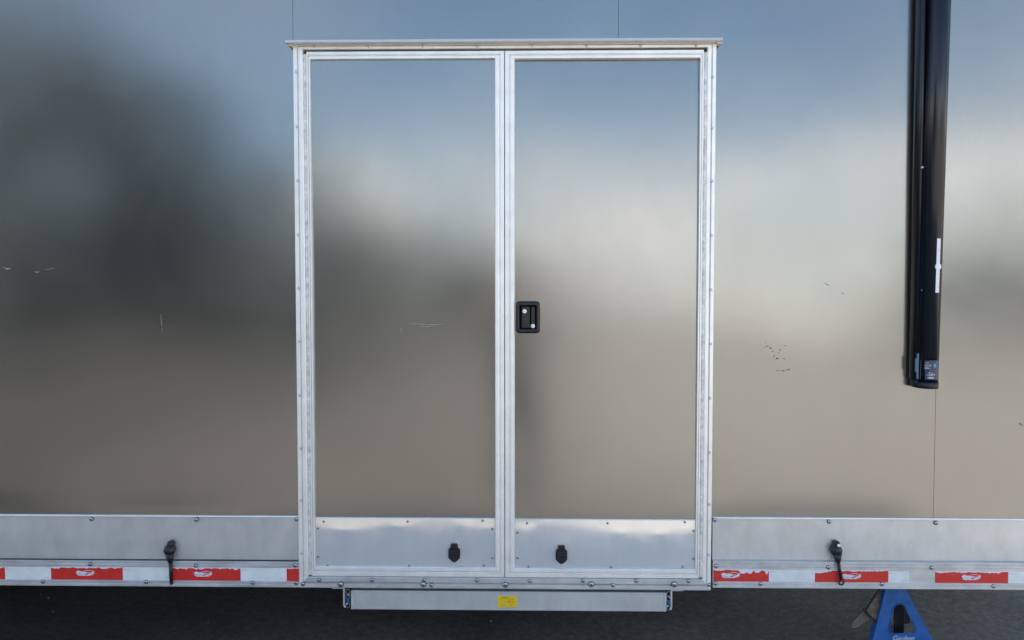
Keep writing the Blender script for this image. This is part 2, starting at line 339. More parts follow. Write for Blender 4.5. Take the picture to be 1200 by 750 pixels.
def side(side_name, x0, x1, refx, ztop, zsplit, zrtop, zrbot, screws_a, screws_b, screws_c, tape):
    # skirt sheet with a folded bright lip
    low = sheet('skirt_panel', x0, x1, zsplit, ztop, None, M_low, T, -.005, .05, .45, fn=lambda x, z: wave(x*1.6+3, z*3)+.001*math.sin(x*9))
    bm = bmesh.new(); xprism(bm, [(-.0075, ztop-.0035), (-.0088, ztop-.001), (-.0075, ztop+.003), (.0, ztop+.004), (.0, ztop-.0035)], x0, x1); obj('top_lip', bm, M_trim, low)
    for px, py in screws_a: screw(SM_pan, px, py, -.0085, low)
    h = zrtop-zrbot
    prof = [(0, zrbot), (-.018, zrbot), (-.021, zrbot+.002), (-.021, zrbot+h*.10), (-.0185, zrbot+h*.12), (-.0185, zrbot+h*.145), (-.0205, zrbot+h*.165), (-.0205, zrbot+h*.23),
            (-.0175, zrbot+h*.25), (-.0175, zrbot+h*.765), (-.0195, zrbot+h*.785), (-.0195, zrbot+h*.86), (-.0175, zrbot+h*.88), (-.0175, zrbot+h*.90), (-.0205, zrbot+h*.92), (-.0205, zrtop-.002), (-.018, zrtop), (0, zrtop)]
    bm = bmesh.new(); xprism(bm, prof, x0, x1); rail = obj('side_rail', bm, M_rail, T)
    bm = bmesh.new(); box(bm, x0+.002, x1-.002, -.0192, -.001, zrtop-.0012, zsplit+.0015); obj('sealant', bm, M_seal, rail)
    for px, py in screws_b+screws_c: screw(SM_pan, px, py, -.021, rail)
    Y = -.0178
    for kind, a, b_, pt, pb, amp, bite, emb in tape:
        xa, xb = vx(a, 672, Y), vx(b_, 672, Y); za, zb = vz((a+b_)/2, pb, Y), vz((a+b_)/2, pt, Y)
        bm = bmesh.new()
        if kind == 'W':
            rr = emb if isinstance(emb, float) else 0
            pts = [(xa, zb), (xa, za)]
            if rr:
                for i in range(7): an = -math.pi/2+math.pi/2*i/6; pts.append((xb-rr+rr*math.cos(an), za+rr+rr*math.sin(an)))
                for i in range(7): an = math.pi/2*i/6; pts.append((xb-rr+rr*math.cos(an), zb-rr+rr*math.sin(an)))
            else: pts += [(xb, za), (xb, zb)]
            prism(bm, pts, Y-.0006, Y); tp = obj('white_reflective_tape', bm, M_white, T)
            for tx, tz in ((xa+.016, zb-.0085), (xb-.016, za+.0085)):
                if xb-xa > .07 and (tx < xb-.012): text('DOT-C2', tx, tz, Y-.0008, .0062, M_redink, 'lettering', tp)
        else:
            bm0 = bm; prism(bm0, [(xa+.0004, zb+.001), (xa+.0004, za), (xb-.0004, za), (xb-.0004, zb+.001)], Y-.0004, Y)
            base = obj('tape_backing', bm0, M_emblem, T); bm = bmesh.new()
            pts = [(xa, za), (xb, za)] + chips(xa, xb, zb, amp, bite)
            prism(bm, pts, Y-.0010, Y-.0003); tp = obj('red_reflective_tape', bm, M_red, T)
            if emb: emblem(vx(emb, 673, Y), (za+zb)/2+.001, Y-.0010, 1.22, tp)
    return low, rail
Ys = -.02
Lx0, Lx1 = XL, vx(350.6, 640, -.01)
zsplL, ztopL = vz(200, 656, -.005), vz(200, 604.8, -.005)
bite_r = lambda x: max(0, .017*math.exp(-((x-vx(897, 670))/.006)**2)) + (.010 if vx(866, 670) < x < vx(881, 670) else 0)*1 + (.008 if vx(883, 670) < x < vx(889, 670) else 0)
side('left', Lx0, Lx1, 200, ztopL, zsplL, vz(200, 657, Ys), vz(200, 687.6, Ys),
     [(-18, 607.5), (107, 608.3), (230, 609), (347.5, 608.5)], [(-20, 661), (105.5, 661.3), (229.5, 663), (346, 662.5)], [(50, 681.6), (171, 682), (296, 683), (347, 683)],
     [('R', -82, 6, 664.5, 679, .003, None, -40), ('W', 6, 60, 664.5, 679, 0, None, 0), ('R', 60, 144, 664.5, 679.3, .0045, None, 100),
      ('W', 144, 201.5, 665, 679.8, 0, None, 0), ('R', 201.5, 282, 665.3, 680.6, .005, lambda x: .0, 238), ('W', 282, 336, 665.6, 681, 0, None, 0), ('R', 336, 350.3, 666, 681, .0015, None, 0)])
Rx0, Rx1 = vx(835.2, 640, -.01), XR
side('right', Rx0, Rx1, 1000, vz(1000, 607.8, -.005), vz(1000, 657.2, -.005), vz(1000, 658, Ys), vz(1000, 690.2, Ys),
     [(837.6, 609.3), (971.7, 611.3), (1097.2, 613), (1222, 614)], [(839.3, 663.6), (970.7, 664.8), (1091.8, 665.4)], [(838.6, 683.7), (891.2, 684.2), (1033.5, 684.4), (1164.5, 687)],
     [('R', 836, 901, 667.5, 681.6, .004, bite_r, 856), ('W', 901, 955, 668, 682, 0, None, 0), ('R', 955, 1041, 668.5, 683, .0035, lambda x: .009*max(0, 1-(x-vx(955,670))/.06), 998),
      ('W', 1041, 1065.5, 669.5, 683.2, 0, None, .0095), ('R', 1096, 1181.5, 670, 683.8, .004, None, 1138), ('W', 1181.5, 1238, 670, 684, 0, None, 0)])

# ---------------------------------------------------------------- door frame: four mitred extrusions
def mitred(outer, inner, prof, names, m, parent, y):
    ox0, ox1, oz0, oz1 = outer; ix0, ix1, iz0, iz1 = inner; res = {}
    def cor(k, t_, h):
        X0 = ox0+(ix0-ox0)*t_; X1 = ox1+(ix1-ox1)*t_; Z0 = oz0+(iz0-oz0)*t_; Z1 = oz1+(iz1-oz1)*t_
        return Vector(((X0, Z0), (X1, Z0), (X1, Z1), (X0, Z1))[k]).to_3d(), y-h
    for k, nm in enumerate(names):
        if not nm: continue
        bm = bmesh.new(); rows = []
        e = .00025
        for kk, sgn in ((k, 1), ((k+1) % 4, -1)):
            row = []
            for t_, h in prof:
                p, yy = cor(kk, t_, h); q = [p.x, yy, p.y]
                q[0 if k in (0, 2) else 2] += e*sgn*(1 if k in (0, 1) else -1)   # hairline at the mitre
                row.append(bm.verts.new(q))
            rows.append(row)
        n = len(prof)
        for i in range(n): bm.faces.new((rows[0][i], rows[1][i], rows[1][(i+1) % n], rows[0][(i+1) % n]))
        bm.faces.new(rows[0]); bm.faces.new(rows[1][::-1])
        res[k] = obj(nm, bm, m, parent)
    return res
F = .018
fo = (vx(345.6, 290, -F), vx(837.4, 290, -F), vz(592, 690.8, -F), vz(592, 49.2, -F))
fi = (vx(356.9, 290, -F), vx(827, 290, -F), vz(592, 677.4, -F), vz(592, 56.6, -F))
fprof = [(0, -.014), (0, F-.004), (.04, F-.001), (.09, F), (.40, F), (.44, F-.003), (.47, F-.009), (.51, F-.009), (.54, F-.003), (.58, F-.001), (.92, F-.001), (1, F-.004), (1, -.014)]
fr = mitred(fo, fi, fprof, ('sill', 'door_jamb', 'door_header', 'door_jamb'), M_trim, T, 0.0)
sill, jr, hd, jl = fr[0], fr[1], fr[2], fr[3]
sill.data.materials.clear(); sill.data.materials.append(M_rail)
for y in (84, 148.5, 211.5, 275, 337.5, 400, 463, 525.5, 586, 648): screw(SM_white, 346.2+(y-60)*.0118+1.0, y, -F-.0005, jl)
for y in (90, 150, 212.5, 276, 339.5, 403, 466.5, 530, 591, 650): screw(SM_white, 837.2-(y-60)*.0085-1.6, y, -F-.0005, jr)
for x in (369, 432, 496, 560, 624, 688, 751, 816): screw(SM_white, x, 54-(x-369)*.0015, -F-.0005, hd)
for x, y in ((374, 679.6), (436.3, 679.8), (497, 679.8), (559, 680), (621, 681), (683.4, 680.6), (745.5, 680.8), (807, 681)): screw(SM_pan, x, y, -F-.0005, sill)
for x, y in ((399.3, 684.8), (496, 685), (592.4, 685.2), (692.8, 684.8), (790, 684.8)): screw(SM_bolt, x, y, -F-.0005, sill, 'bolt')
for x, y in ((354.9, 684.3), (505.7, 685.8), (718.4, 686), (831.2, 685.4)): screw(SM_pan, x, y, -F-.0005, sill)
# drip cap over the header
zb, zt = vz(592, 49.6, -.05), vz(592, 44.4, -.05)
bm = bmesh.new(); xprism(bm, [(.0, zb+.004), (-.040, zb), (-.052, zb), (-.055, zb+.003), (-.052, zt-.004), (-.044, zt), (-.0, zt+.010)], vx(334.5, 47, -.05), vx(847, 44, -.05)); obj('drip_cap', bm, M_drip, T)
bm = bmesh.new(); a_, c_ = vx(338, 51, -.03), vx(342.8, 51, -.03); z_ = zb; box(bm, a_, c_, -.040, -.004, z_-.007, z_+.001, .0015); obj('drip_cap_end', bm, M_drip, T); bm = bmesh.new()
a_, c_ = vx(839.5, 51, -.03), vx(846, 51, -.03); box(bm, a_, c_, -.040, -.004, z_-.006, z_+.001, .0015); obj('drip_cap_end', bm, M_drip, T)
# black weather seal inside the frame
bm = bmesh.new(); box(bm, fi[0]-.002, fi[1]+.002, .013, .017, fi[2]-.002, fi[3]+.002); obj('weather_seal', bm, M_seal, T)

# ---------------------------------------------------------------- doors
def lock(parent):
    Y = -.006; c = at(618.7, 372, -.02); w, h = .0465, .0605
    bm = bmesh.new()
    def outline(w, h, r=.013, bow=.004):
        p = []
        for (sx, sz, a0) in ((1, 1, 0), (-1, 1, 90), (-1, -1, 180), (1, -1, 270)):
            for i in range(6):
                a = R(a0+90*i/5); p.append((c.x+sx*(w-r)+r*math.cos(a), c.z+sz*(h-r)+r*math.sin(a)))
        q = []
        for x, z in p: q.append((x, z+math.copysign(bow, z-c.z)*(1-((x-c.x)/w)**2) if abs(z-c.z) > h*.7 else z))
        return q
    # bezel built as rings round a sunken cup
    rings = [(w+.0015, h+.0015, Y), (w, h, Y-.010), (w-.004, h-.004, Y-.0145), (w-.010, h-.0115, Y-.0155), (w-.0125, h-.0135, Y-.0125), (w-.0135, h-.0145, Y+.003)]
    prev = None
    for (ww, hh, yy) in rings:
        k = outline(ww, hh, .013 if ww > w-.008 else .004, .004 if ww > w-.008 else .0005); cur = [bm.verts.new((x, yy, z)) for x, z in k]
        if prev:
            n = len(cur)
            for i in range(n): bm.faces.new((prev[i], prev[(i+1) % n], cur[(i+1) % n], cur[i]))
        prev = cur
    bm.faces.new(prev)
    for f in bm.faces: f.smooth = True
    lo = obj('door_lock', bm, [M_black], parent)
    bm = bmesh.new()
    box(bm, c.x-.0255, c.x+.0075, -.0185, -.008, c.z-.044, c.z+.044, .0035, 0, 2)        # paddle
    box(bm, c.x+.012, c.x+.029, -.009, -.004, c.z-.043, c.z+.043, .002, 0)
    bmesh.ops.recalc_face_normals(bm, faces=bm.faces)
    obj('lock_paddle', bm, M_black2, parent)
    for dx, dz, yy in ((-.0135, .0245, -.0185), (.0195, -.0345, -.011)):
        bm = bmesh.new(); disc(bm, (c.x+dx, c.z+dz), .0082, yy-.002, yy+.001, 20, 0, .0008)
        box(bm, c.x+dx-.0045, c.x+dx+.0045, yy-.0032, yy-.0026, c.z+dz-.0007, c.z+dz+.0007, mi=1); obj('key_cylinder', bm, [MATS['pale_key_metal'], M_seal], parent)
mat('pale_key_metal', (.86, .85, .82), .4, .4)
def catch(px, py, parent):                                        # hexagonal black hold-back catch on a kick panel
    c = at(px, py, -.02); bm = bmesh.new(); s = .001
    hexo = [(-19, 17), (-12, 25), (12, 25), (19, 17), (19, -14), (8, -26), (0, -31), (-8, -26), (-19, -14)]
    prism(bm, [(c.x+x*s*1.22, c.z+z*s*1.12) for x, z in hexo], -.019, -.0085)
    prism(bm, [(c.x+x*s*.86, c.z+z*s*.82) for x, z in hexo], -.027, -.0188)
    box(bm, c.x-.014, c.x+.014, -.0225, -.009, c.z+.026, c.z+.042, .003)
    tube(bm, (c.x-.011, -.029, c.z+.004), (c.x+.011, -.029, c.z+.004), .004); tube(bm, (c.x-.009, -.029, c.z-.008), (c.x+.009, -.029, c.z-.008), .0035)
    for dx, dz in ((-.0185, .012), (.0185, .012), (-.0185, -.011), (.0185, -.011)): disc(bm, (c.x+dx, c.z+dz), .003, -.0205, -.0188, 8)
    disc(bm, (c.x, c.z-.020), .004, -.0205, -.0185, 8)
    obj('holdback_catch', bm, M_black, parent)
dprof = [(0, -.003), (0, F-.004), (.04, F-.001), (.08, F), (.40, F), (.43, F-.006), (.50, F-.006), (.53, F-.001), (.62, F+.001), (.93, F+.001), (1, F-.003), (1, -.003)]
def make_door(o_, i_, kz, kscrews, hinge_x, right):
    leaf = sheet('door', i_[0]-.002, i_[1]+.002, i_[2]-.002, i_[3]+.002, None, M_wall, T, -.004, .035, .8, fn=lambda x, z: wave(x+(.9 if right else .2), z+.3)+(.0035 if right else -.003)*(z-1.4))
    mitred(o_, i_, dprof, ('bottom_trim', 'edge_trim', 'top_trim', 'edge_trim'), M_trim, leaf, 0.0)
    def kf(x, z):                                                 # pressed sheet: bows out, its top edge pulled in by the screws
        u = (x-i_[0])/(i_[1]-i_[0]); w = (z-i_[2])/(kz-i_[2])
        a = -.0002*math.sin(math.pi*min(1, max(0, u)))*math.sin(math.pi*min(1, max(0, w)))
        for (cx, cw, rx, rw, am) in DENTS[right]:
            a += am*math.exp(-((u-cx)/rx)**2-((w-cw)/rw)**2)
        return a+.0005*noise.noise(Vector((x*3, z*3, 9)))
    kick = sheet('kick_panel', i_[0]+.001, i_[1]-.001, i_[2]+.001, kz, None, M_kick, leaf, -.0095, .012, 1, fn=kf)
    bm = bmesh.new(); xprism(bm, [(-.0100, kz-.0012), (-.0115, kz), (-.010, kz+.0022), (-.004, kz+.003), (-.004, kz-.002)], i_[0]+.001, i_[1]-.001); obj('kick_panel_lip', bm, M_trim, leaf)
    for px, py in kscrews: screw(SM_small, px, py, -.0105, leaf)
    # piano hinge
    bm = bmesh.new(); z = o_[2]+.006; xh = hinge_x
    while z < o_[3]-.012:
        tube(bm, (xh, -.0105, z), (xh, -.0105, min(z+.0402, o_[3]-.01)), .0062, n=12); z += .0412
    box(bm, xh-.0085, xh+.0085, -.0135, -.002, o_[2]+.005, o_[3]-.01)
    obj('piano_hinge', bm, MATS['hinge_metal'], leaf)
    return leaf
mat('hinge_metal', (.74, .70, .66), .5, .3, noise_scale=40, noise_amt=.3)
# dents: centre u, centre w, radius u, radius w, depth (m)
DENTS = {False: [(.17, 1.04, .13, .16, .0016), (.50, 1.03, .05, .08, .0012), (.93, 1.03, .08, .12, .0012), (.83, -.03, .05, .14, -.0018)],
         True: [(.78, 1.06, .26, .22, .0022), (.06, .95, .05, .1, .0008)]}
zb_d, zt_d = vz(592, 677.0, -F), vz(592, 59.0, -F)
Lo = (vx(361, 290, -F), vx(591.0, 380, -F), zb_d, zt_d); Li = (vx(365.7, 290, -F), vx(580, 380, -F), vz(592, 665.3, -F), vz(592, 68.6, -F))
Ro = (vx(591.6, 380, -F), vx(823, 290, -F), zb_d, zt_d); Ri = (vx(603.2, 380, -F), vx(818.5, 290, -F), vz(592, 665.8, -F), vz(592, 69.2, -F))
dL = make_door(Lo, Li, vz(480, 607.3, -.0095), [(379.3, 611.3), (477.6, 611.2), (565.5, 610.3), (372.6, 619.3), (372.9, 652.8), (577, 620), (577, 654.2), (384, 662.8), (479.6, 663), (567, 662.8)], (Lo[0]+fi[0])/2, False)
dR = make_door(Ro, Ri, vz(710, 609, -.0095), [(617.5, 613.2), (712, 613.3), (802.6, 612), (606.6, 624.3), (606.6, 654), (812.7, 622), (812.5, 654.8), (619.3, 664), (716, 664.5), (799.8, 664)], (Ro[1]+fi[1])/2, True)
lock(dR); catch(532.2, 649.5, dL); catch(658, 651.5, dR)

# ---------------------------------------------------------------- door holders on the skirt, scratches, folding step
def holder(px, tip, ring, parent=T):
    """rubber T-shaped hold-back: post, ball socket and hanging arm"""
    dx, ty = tip; bm = bmesh.new(); Y = -.007
    p = at(px, 638, -.03); q = at(px-1, 645, -.03); e = at(px+dx, ty, -.035)
    disc(bm, (q.x, q.z), .019, Y-.006, Y+.001, 20, 0, .002)
    tube(bm, (p.x, Y, p.z), (p.x, -.030, p.z), .0125, .0115, 16); blob(bm, (p.x, -.031, p.z), (.0125, .009, .0150))
    blob(bm, (q.x, -.028, q.z), (.0225, .021, .0245), sub=3); tube(bm, (q.x-.02, -.03, q.z-.001), (q.x+.021, -.03, q.z-.001), .009, n=12)
    tube(bm, (q.x+.003, -.033, q.z-.012), (q.x+.006, -.034, q.z-.046), .0185, .0105, 14)
    if ring:
        tube(bm, (q.x+.006, -.034, q.z-.040), (e.x-.001, -.034, e.z+.012), .0072, .0062, 12)
        n = 20; m_ = 8
        vv = [[bm.verts.new((e.x+(.0098+.0036*math.cos(2*math.pi*j/m_))*math.cos(2*math.pi*i/n), -.034+.0036*math.sin(2*math.pi*j/m_), e.z+(.0098+.0036*math.cos(2*math.pi*j/m_))*math.sin(2*math.pi*i/n))) for j in range(m_)] for i in range(n)]
        for i in range(n):
            for j in range(m_): bm.faces.new((vv[i][j], vv[(i+1) % n][j], vv[(i+1) % n][(j+1) % m_], vv[i][(j+1) % m_]))
    else:
        tube(bm, (q.x+.006, -.034, q.z-.040), (e.x, -.034, e.z+.004), .0080, .0068, 12); blob(bm, (e.x, -.034, e.z), (.0080, .0065, .0095))
    for f in bm.faces: f.smooth = True
    o = obj('door_holdback', bm, M_black, parent)
    if ring:
        bm = bmesh.new(); disc(bm, (p.x+.003, p.z-.002), .0065, -.0405, -.036, 14, 0, .002); obj('screw_head', bm, MATS['pale_key_metal'], o)
holder(199.3, (1.4, 683), False); holder(981, (5.0, 682.5), True)

M_scr = mat('fresh_white_scratch', (.62, .63, .64), .4, .3); M_spk = mat('dark_road_speck', (.10, .095, .085), .8); M_scf = mat('pale_blue_scuff', (.55, .60, .64), .4, .8)
def mark(name, pts, wmm, m, Y=-.001, seed=0):                      # thin raised line following points (px)
    bm = bmesh.new(); last = None; rnd = random.Random(seed)
    P = []
    for i in range(len(pts)-1):
        for j in range(6): P.append(tuple(pts[i][k]+(pts[i+1][k]-pts[i][k])*j/6 for k in (0, 1)))
    P.append(pts[-1])
    for i, (x, y) in enumerate(P):
        a = at(x, y, 0); w = wmm*.0007*rnd.uniform(.25, 1)*(math.sin(math.pi*(i+.6)/len(P)))
        d = Vector((P[min(i+1, len(P)-1)][0]-P[max(i-1, 0)][0], 0, -(P[min(i+1, len(P)-1)][1]-P[max(i-1, 0)][1]))).normalized(); nrm = Vector((d.z, 0, -d.x))
        yy = Y+wy(a.x, a.z)
        cur = [bm.verts.new((a.x+nrm.x*w*s, yy, a.z+nrm.z*w*s)) for s in (-1, 1)]
        if last: bm.faces.new((last[0], last[1], cur[1], cur[0]))
        last = cur
    obj(name, bm, m, mark.parent)
def surf(panel, off):
    return off
wy = lambda x, z: min(wave(x, z), 0)-.0003
mark.parent = panels[0]
mark('scratch', [(188.5, 367), (189.5, 378), (190.5, 388.5)], 1.5, M_scr, seed=1); mark('scratch', [(4, 313), (9, 315.5), (13, 313.5)], 2.6, M_scr, seed=2)
mark('scratch', [(40, 318), (44, 319.5), (46, 317)], 1.8, M_scr, seed=3); mark('scratch', [(52, 316.5), (64, 314)], 1.2, M_scf, seed=4)
mark.parent = dL; wy = lambda x, z: -.006
mark('scratch', [(476, 378.8), (500, 380), (523, 380.3)], 1.0, M_scf, seed=5); mark('scratch', [(470, 391), (470.5, 387), (470.8, 384)], .6, M_scf, seed=6); mark('scratch', [(490, 382.5), (513, 382)], .8, M_scf, seed=8)
wy = lambda x, z: min(wave(x, z), 0)-.0003
mark.parent = panels[2]
bm = bmesh.new(); rnd = random.Random(5)
def sreset():
    global bm
    bm = bmesh.new()
def speck(px, py, r):
    a = at(px, py, 0); n = 7; y = wave(a.x, a.z)-.0006
    vs = [bm.verts.new((a.x+r*.001*rnd.uniform(.6, 1.4)*math.cos(2*math.pi*i/n)*1.3, y, a.z+r*.001*rnd.uniform(.5, 1.1)*math.sin(2*math.pi*i/n))) for i in range(n)]
    c = bm.verts.new((a.x, y-.0006, a.z))
    for i in range(n): bm.faces.new((vs[i], vs[(i+1) % n], c))
    if r > 1.15: obj('dark_speck', bm, M_spk, speck.parent); speck.reset()
speck.parent = panels[2]; speck.reset = sreset
for px, py, r in ((896.7, 407, 2), (900, 405.6, 2.6), (903.2, 408, 3.2), (905.5, 411.8, 3), (914.3, 410.4, 2.8), (912.5, 413.3, 2), (907, 417.4, 2.6), (911, 420, 4), (918.8, 420.5, 2.2), (908.7, 421.5, 1.5), (897.5, 401.5, 1.6), (909.5, 401.5, 1.6), (920.8, 405, 2),
                   (910.5, 433.8, 2.2), (913.5, 434.5, 2.6), (917.5, 434.6, 3.6), (921, 434, 2.4), (923.5, 433.2, 3), (925.5, 433.5, 2.2), (967.5, 331.8, 2), (969.5, 333.5, 2.6), (971.5, 334, 2), (988, 344, 2.6), (1020, 215, 1.3), (1056.5, 196, 1.6), (1058, 119, 1.6), (848.5, 291, 1.4)):
    speck(px, py, r)
for k in range(30): speck(rnd.gauss(908, 8), rnd.gauss(412, 7), rnd.uniform(.5, 1.1))
tag(obj('fine_speck', bm, M_spk, panels[2]), kind='stuff'); speck.parent = panels[3]
bm = bmesh.new()
for px, py, r in ((1196, 497, 4), (1198.5, 498.5, 3), (1130, 560, 1.3)): speck(px, py, r)
bm.free()

def worn_print(x0, x1, z, h, y, m, parent, n):                   # a line of print too worn and small to read: short strokes, no words
    bm = bmesh.new(); r = random.Random(n*31+int(x0*1e4)); w = (x1-x0)/n
    for i in range(n):
        x = x0+w*i; k = r.choice((.6, .8, .8, .45)); a = h/2*r.uniform(.75, 1)
        box(bm, x+w*.08, x+w*.26, y-.0002, y, z-a, z+a)
        if k > .5: box(bm, x+w*.26, x+w*k, y-.0002, y, z+a*r.choice((-1, -.1, .6)), z+a*r.choice((-1, -.1, .6))+h*.22)
    return tag(obj('worn_print', bm, m, parent), kind='stuff')
# folding step tucked under the sill
Y = -.012; sx0, sx1 = vx(411.5, 704, Y), vx(780.8, 704, Y); sz0, sz1 = vz(592, 715.6, Y), vz(592, 693.4, Y)
bm = bmesh.new(); h = sz1-sz0
xprism(bm, [(Y+.25, sz1-.002), (Y+.003, sz1), (Y, sz1-.003), (Y, sz1-.006), (Y+.0012, sz1-.007), (Y+.0012, sz0+.007), (Y, sz0+.006), (Y, sz0+.002), (Y+.003, sz0), (Y+.02, sz0), (Y+.25, sz0)], sx0, sx1)
step = obj('folding_step', bm, M_low, T)
lx0, lx1, lz0, lz1 = vx(583.2, 705, Y), vx(606, 705, Y), vz(592, 711.6, Y), vz(592, 698.3, Y)
bm = bmesh.new(); box(bm, lx0, lx1, Y-.0006, Y+.002, lz0, lz1, .0002); obj('yellow_sticker', bm, M_yellow, step)
lw, lh = lx1-lx0, lz1-lz0; ys = Y-.0007
bm = bmesh.new()
def stroke(bm, pts, w, y):
    last = None
    for i, (x, z) in enumerate(pts):
        ww = w*(.4+.6*math.sin(math.pi*(i+.5)/len(pts))); cur = (bm.verts.new((x, y, z-ww)), bm.verts.new((x, y, z+ww)))
        if last: bm.faces.new((last[0], last[1], cur[1], cur[0]))
        last = cur
stroke(bm, [(lx0+lw*(.14+.5*u), lz0+lh*(.70+.20*math.sin(math.pi*min(1, u*1.05))**.8)) for u in [i/14 for i in range(15)]], .0011, ys)
stroke(bm, [(lx0+lw*(.62+.26*u), lz0+lh*(.74-.06*u+.02*math.sin(3*u))) for u in [i/8 for i in range(9)]], .0007, ys)
obj('sticker_swoosh', bm, M_brownink, step)
bm = bmesh.new(); stroke(bm, [(lx0+lw*(.2+.32*u), lz0+lh*(.70+.05*math.sin(math.pi*u))) for u in [i/8 for i in range(9)]], .0009, ys); obj('sticker_swoosh', bm, M_orange, step)
worn_print(lx0+lw*.36, lx0+lw*.93, lz0+lh*.5, lh*.24, ys, M_orange, step, 9); worn_print(lx0+lw*.14, lx0+lw*.88, lz0+lh*.21, lh*.10, ys, M_orange, step, 16)
# end linkages: bracket, coil links, rivets, blue clip
for s, pxa, pxb in ((-1, 402.3, 411), (1, 787.6, 781.5)):
    X0, X1 = vx(pxa, 702, -.01), vx(pxb, 702, -.01); zz1 = vz(592, 691, -.01); zz0 = vz(592, 713.5, -.01)
    bm = bmesh.new(); xi = X0+(-s)*.0065
    pts = [(X0, zz1), (X0, zz0+.014), (X0-s*.003, zz0+.003), (X0-s*.010, zz0), (X0-s*.010, zz0+.005), (xi, zz0+.016), (xi, zz1)]
    prism(bm, pts, -.014, .16)
    pl = obj('step_bracket', bm, M_rail, step)
    bm = bmesh.new(); box(bm, min(X0+s*.045, xi), max(X0+s*.045, xi), -.010, .05, zz1-.001, zz1+.0025); obj('bracket_flange', bm, M_rail, step)
    bm = bmesh.new(); xm = (xi+X1)/2
    for k, zc in enumerate((.82, .58, .12)):
        z = zz0+(zz1-zz0)*zc; n = 14; 
        vv = [[bm.verts.new((xm+(.0078+.0019*math.cos(2*math.pi*j/6))*math.cos(2*math.pi*i/n), -.006+.0019*math.sin(2*math.pi*j/6), z+(.0105+.0019*math.cos(2*math.pi*j/6))*math.sin(2*math.pi*i/n))) for j in range(6)] for i in range(n)]
        for i in range(n):
            for j in range(6): bm.faces.new((vv[i][j], vv[(i+1) % n][j], vv[(i+1) % n][(j+1) % 6], vv[i][(j+1) % 6]))
    disc(bm, (xm+.003, zz0+(zz1-zz0)*.66), .004, -.013, -.004, 10, 0, .002); disc(bm, (xm-.004, zz0+(zz1-zz0)*.2), .005, -.012, -.004, 10, 0, .002)
    obj('linkage', bm, M_steel, step)
    bm = bmesh.new(); box(bm, xm-.006, xm+.005, -.012, .004, zz0+(zz1-zz0)*.30, zz0+(zz1-zz0)*.47, .002); box(bm, xm-.001, xm+.005, -.014, -.002, zz0+(zz1-zz0)*.22, zz0+(zz1-zz0)*.35, .001); obj('blue_clip', bm, M_bolt_blue, step)
    bm = bmesh.new(); box(bm, min(xi, X1)-.0, max(xi, X1)+.0, .002, .2, zz0+.004, zz1-.004); obj('linkage_box', bm, M_body, step)
    bm = bmesh.new(); xe = sx0+.004 if s < 0 else sx1-.004
    box(bm, xe-.0045, xe+.0045, Y-.002, Y+.003, sz0+.001, sz1-.001, .001)
    for q in (.18, .5, .82): disc(bm, (xe+(-s)*.007, sz0+h*q), .0022, Y-.003, Y+.001, 8, 0, .0008)
    obj('end_plate', bm, M_rail, step)

# ---------------------------------------------------------------- awning arm on the right
YA = -.085; YB = -.055
def arm_x(pa, pb, y_, z_top):                                     # edge through two measured points, carried above the frame
    A, B = at(pa[0], pa[1], y_), at(pb[0], pb[1], y_); k = (A.x-B.x)/(A.z-B.z); return lambda z: B.x+(z-B.z)*k
zend = vz(1088, 452, YA); zup = 3.55
l_dummy = 0
def lathe_arm(bm, le, re, z0, z1, yb, yf, mi=0, flat=.0, n=12):
    rings = []
    for z in (z0, z1):
        l, r_ = le(z), re(z); w = (r_-l)/2; c = (l+r_)/2; ring = [(l, yb)]
        for i in range(n+1):
            a = math.pi*(1-i/n); sx = math.copysign(abs(math.cos(a))**(.75), math.cos(a)); sy = math.sin(a)**.75
            ring.append((c+w*sx, yb-.012+(yf-yb+.012)*sy))
        ring.append((r_, yb)); rings.append([bm.verts.new((x, y, z)) for x, y in ring])
    m_ = len(rings[0])
    for i in range(m_): f = bm.faces.new((rings[0][i], rings[0][(i+1) % m_], rings[1][(i+1) % m_], rings[1][i])); f.smooth = True; f.material_index = mi
    bm.faces.new(rings[0]).material_index = mi; bm.faces.new(rings[1][::-1]).material_index = mi
l1 = arm_x((1079.5, 5), (1071.5, 440), YB, zup); r1 = arm_x((1094.5, 5), (1080, 440), YB, zup)
l2 = arm_x((1092, 5), (1078.6, 440), YA, zup); r2 = arm_x((1110.8, 5), (1096.0, 440), -.030, zup)
bm = bmesh.new(); lathe_arm(bm, l2, r2, zend+.012, zup, -.010, YA-.008); aw = obj('awning_arm', bm, M_black2, T)
bm = bmesh.new(); lathe_arm(bm, lambda z: l1(z), lambda z: l1(z)+.026, zend+.02, zup, -.008, YB); lathe_arm(bm, lambda z: r1(z)-.022, lambda z: r1(z)-.002, zend+.02, zup, -.008, YB-.008); obj('mounting_channel', bm, M_black2, aw)
bm = bmesh.new()
lathe_arm(bm, lambda z: l2(z)-.0012, lambda z: r2(z)+.0012, zend-.012, zend+.0125, -.009, YA-.0095); lathe_arm(bm, lambda z: l1(z)+.004, lambda z: r1(z)+.004, zend-.004, zend+.021, -.0075, YB-.004)
obj('end_cap', bm, M_black, aw)
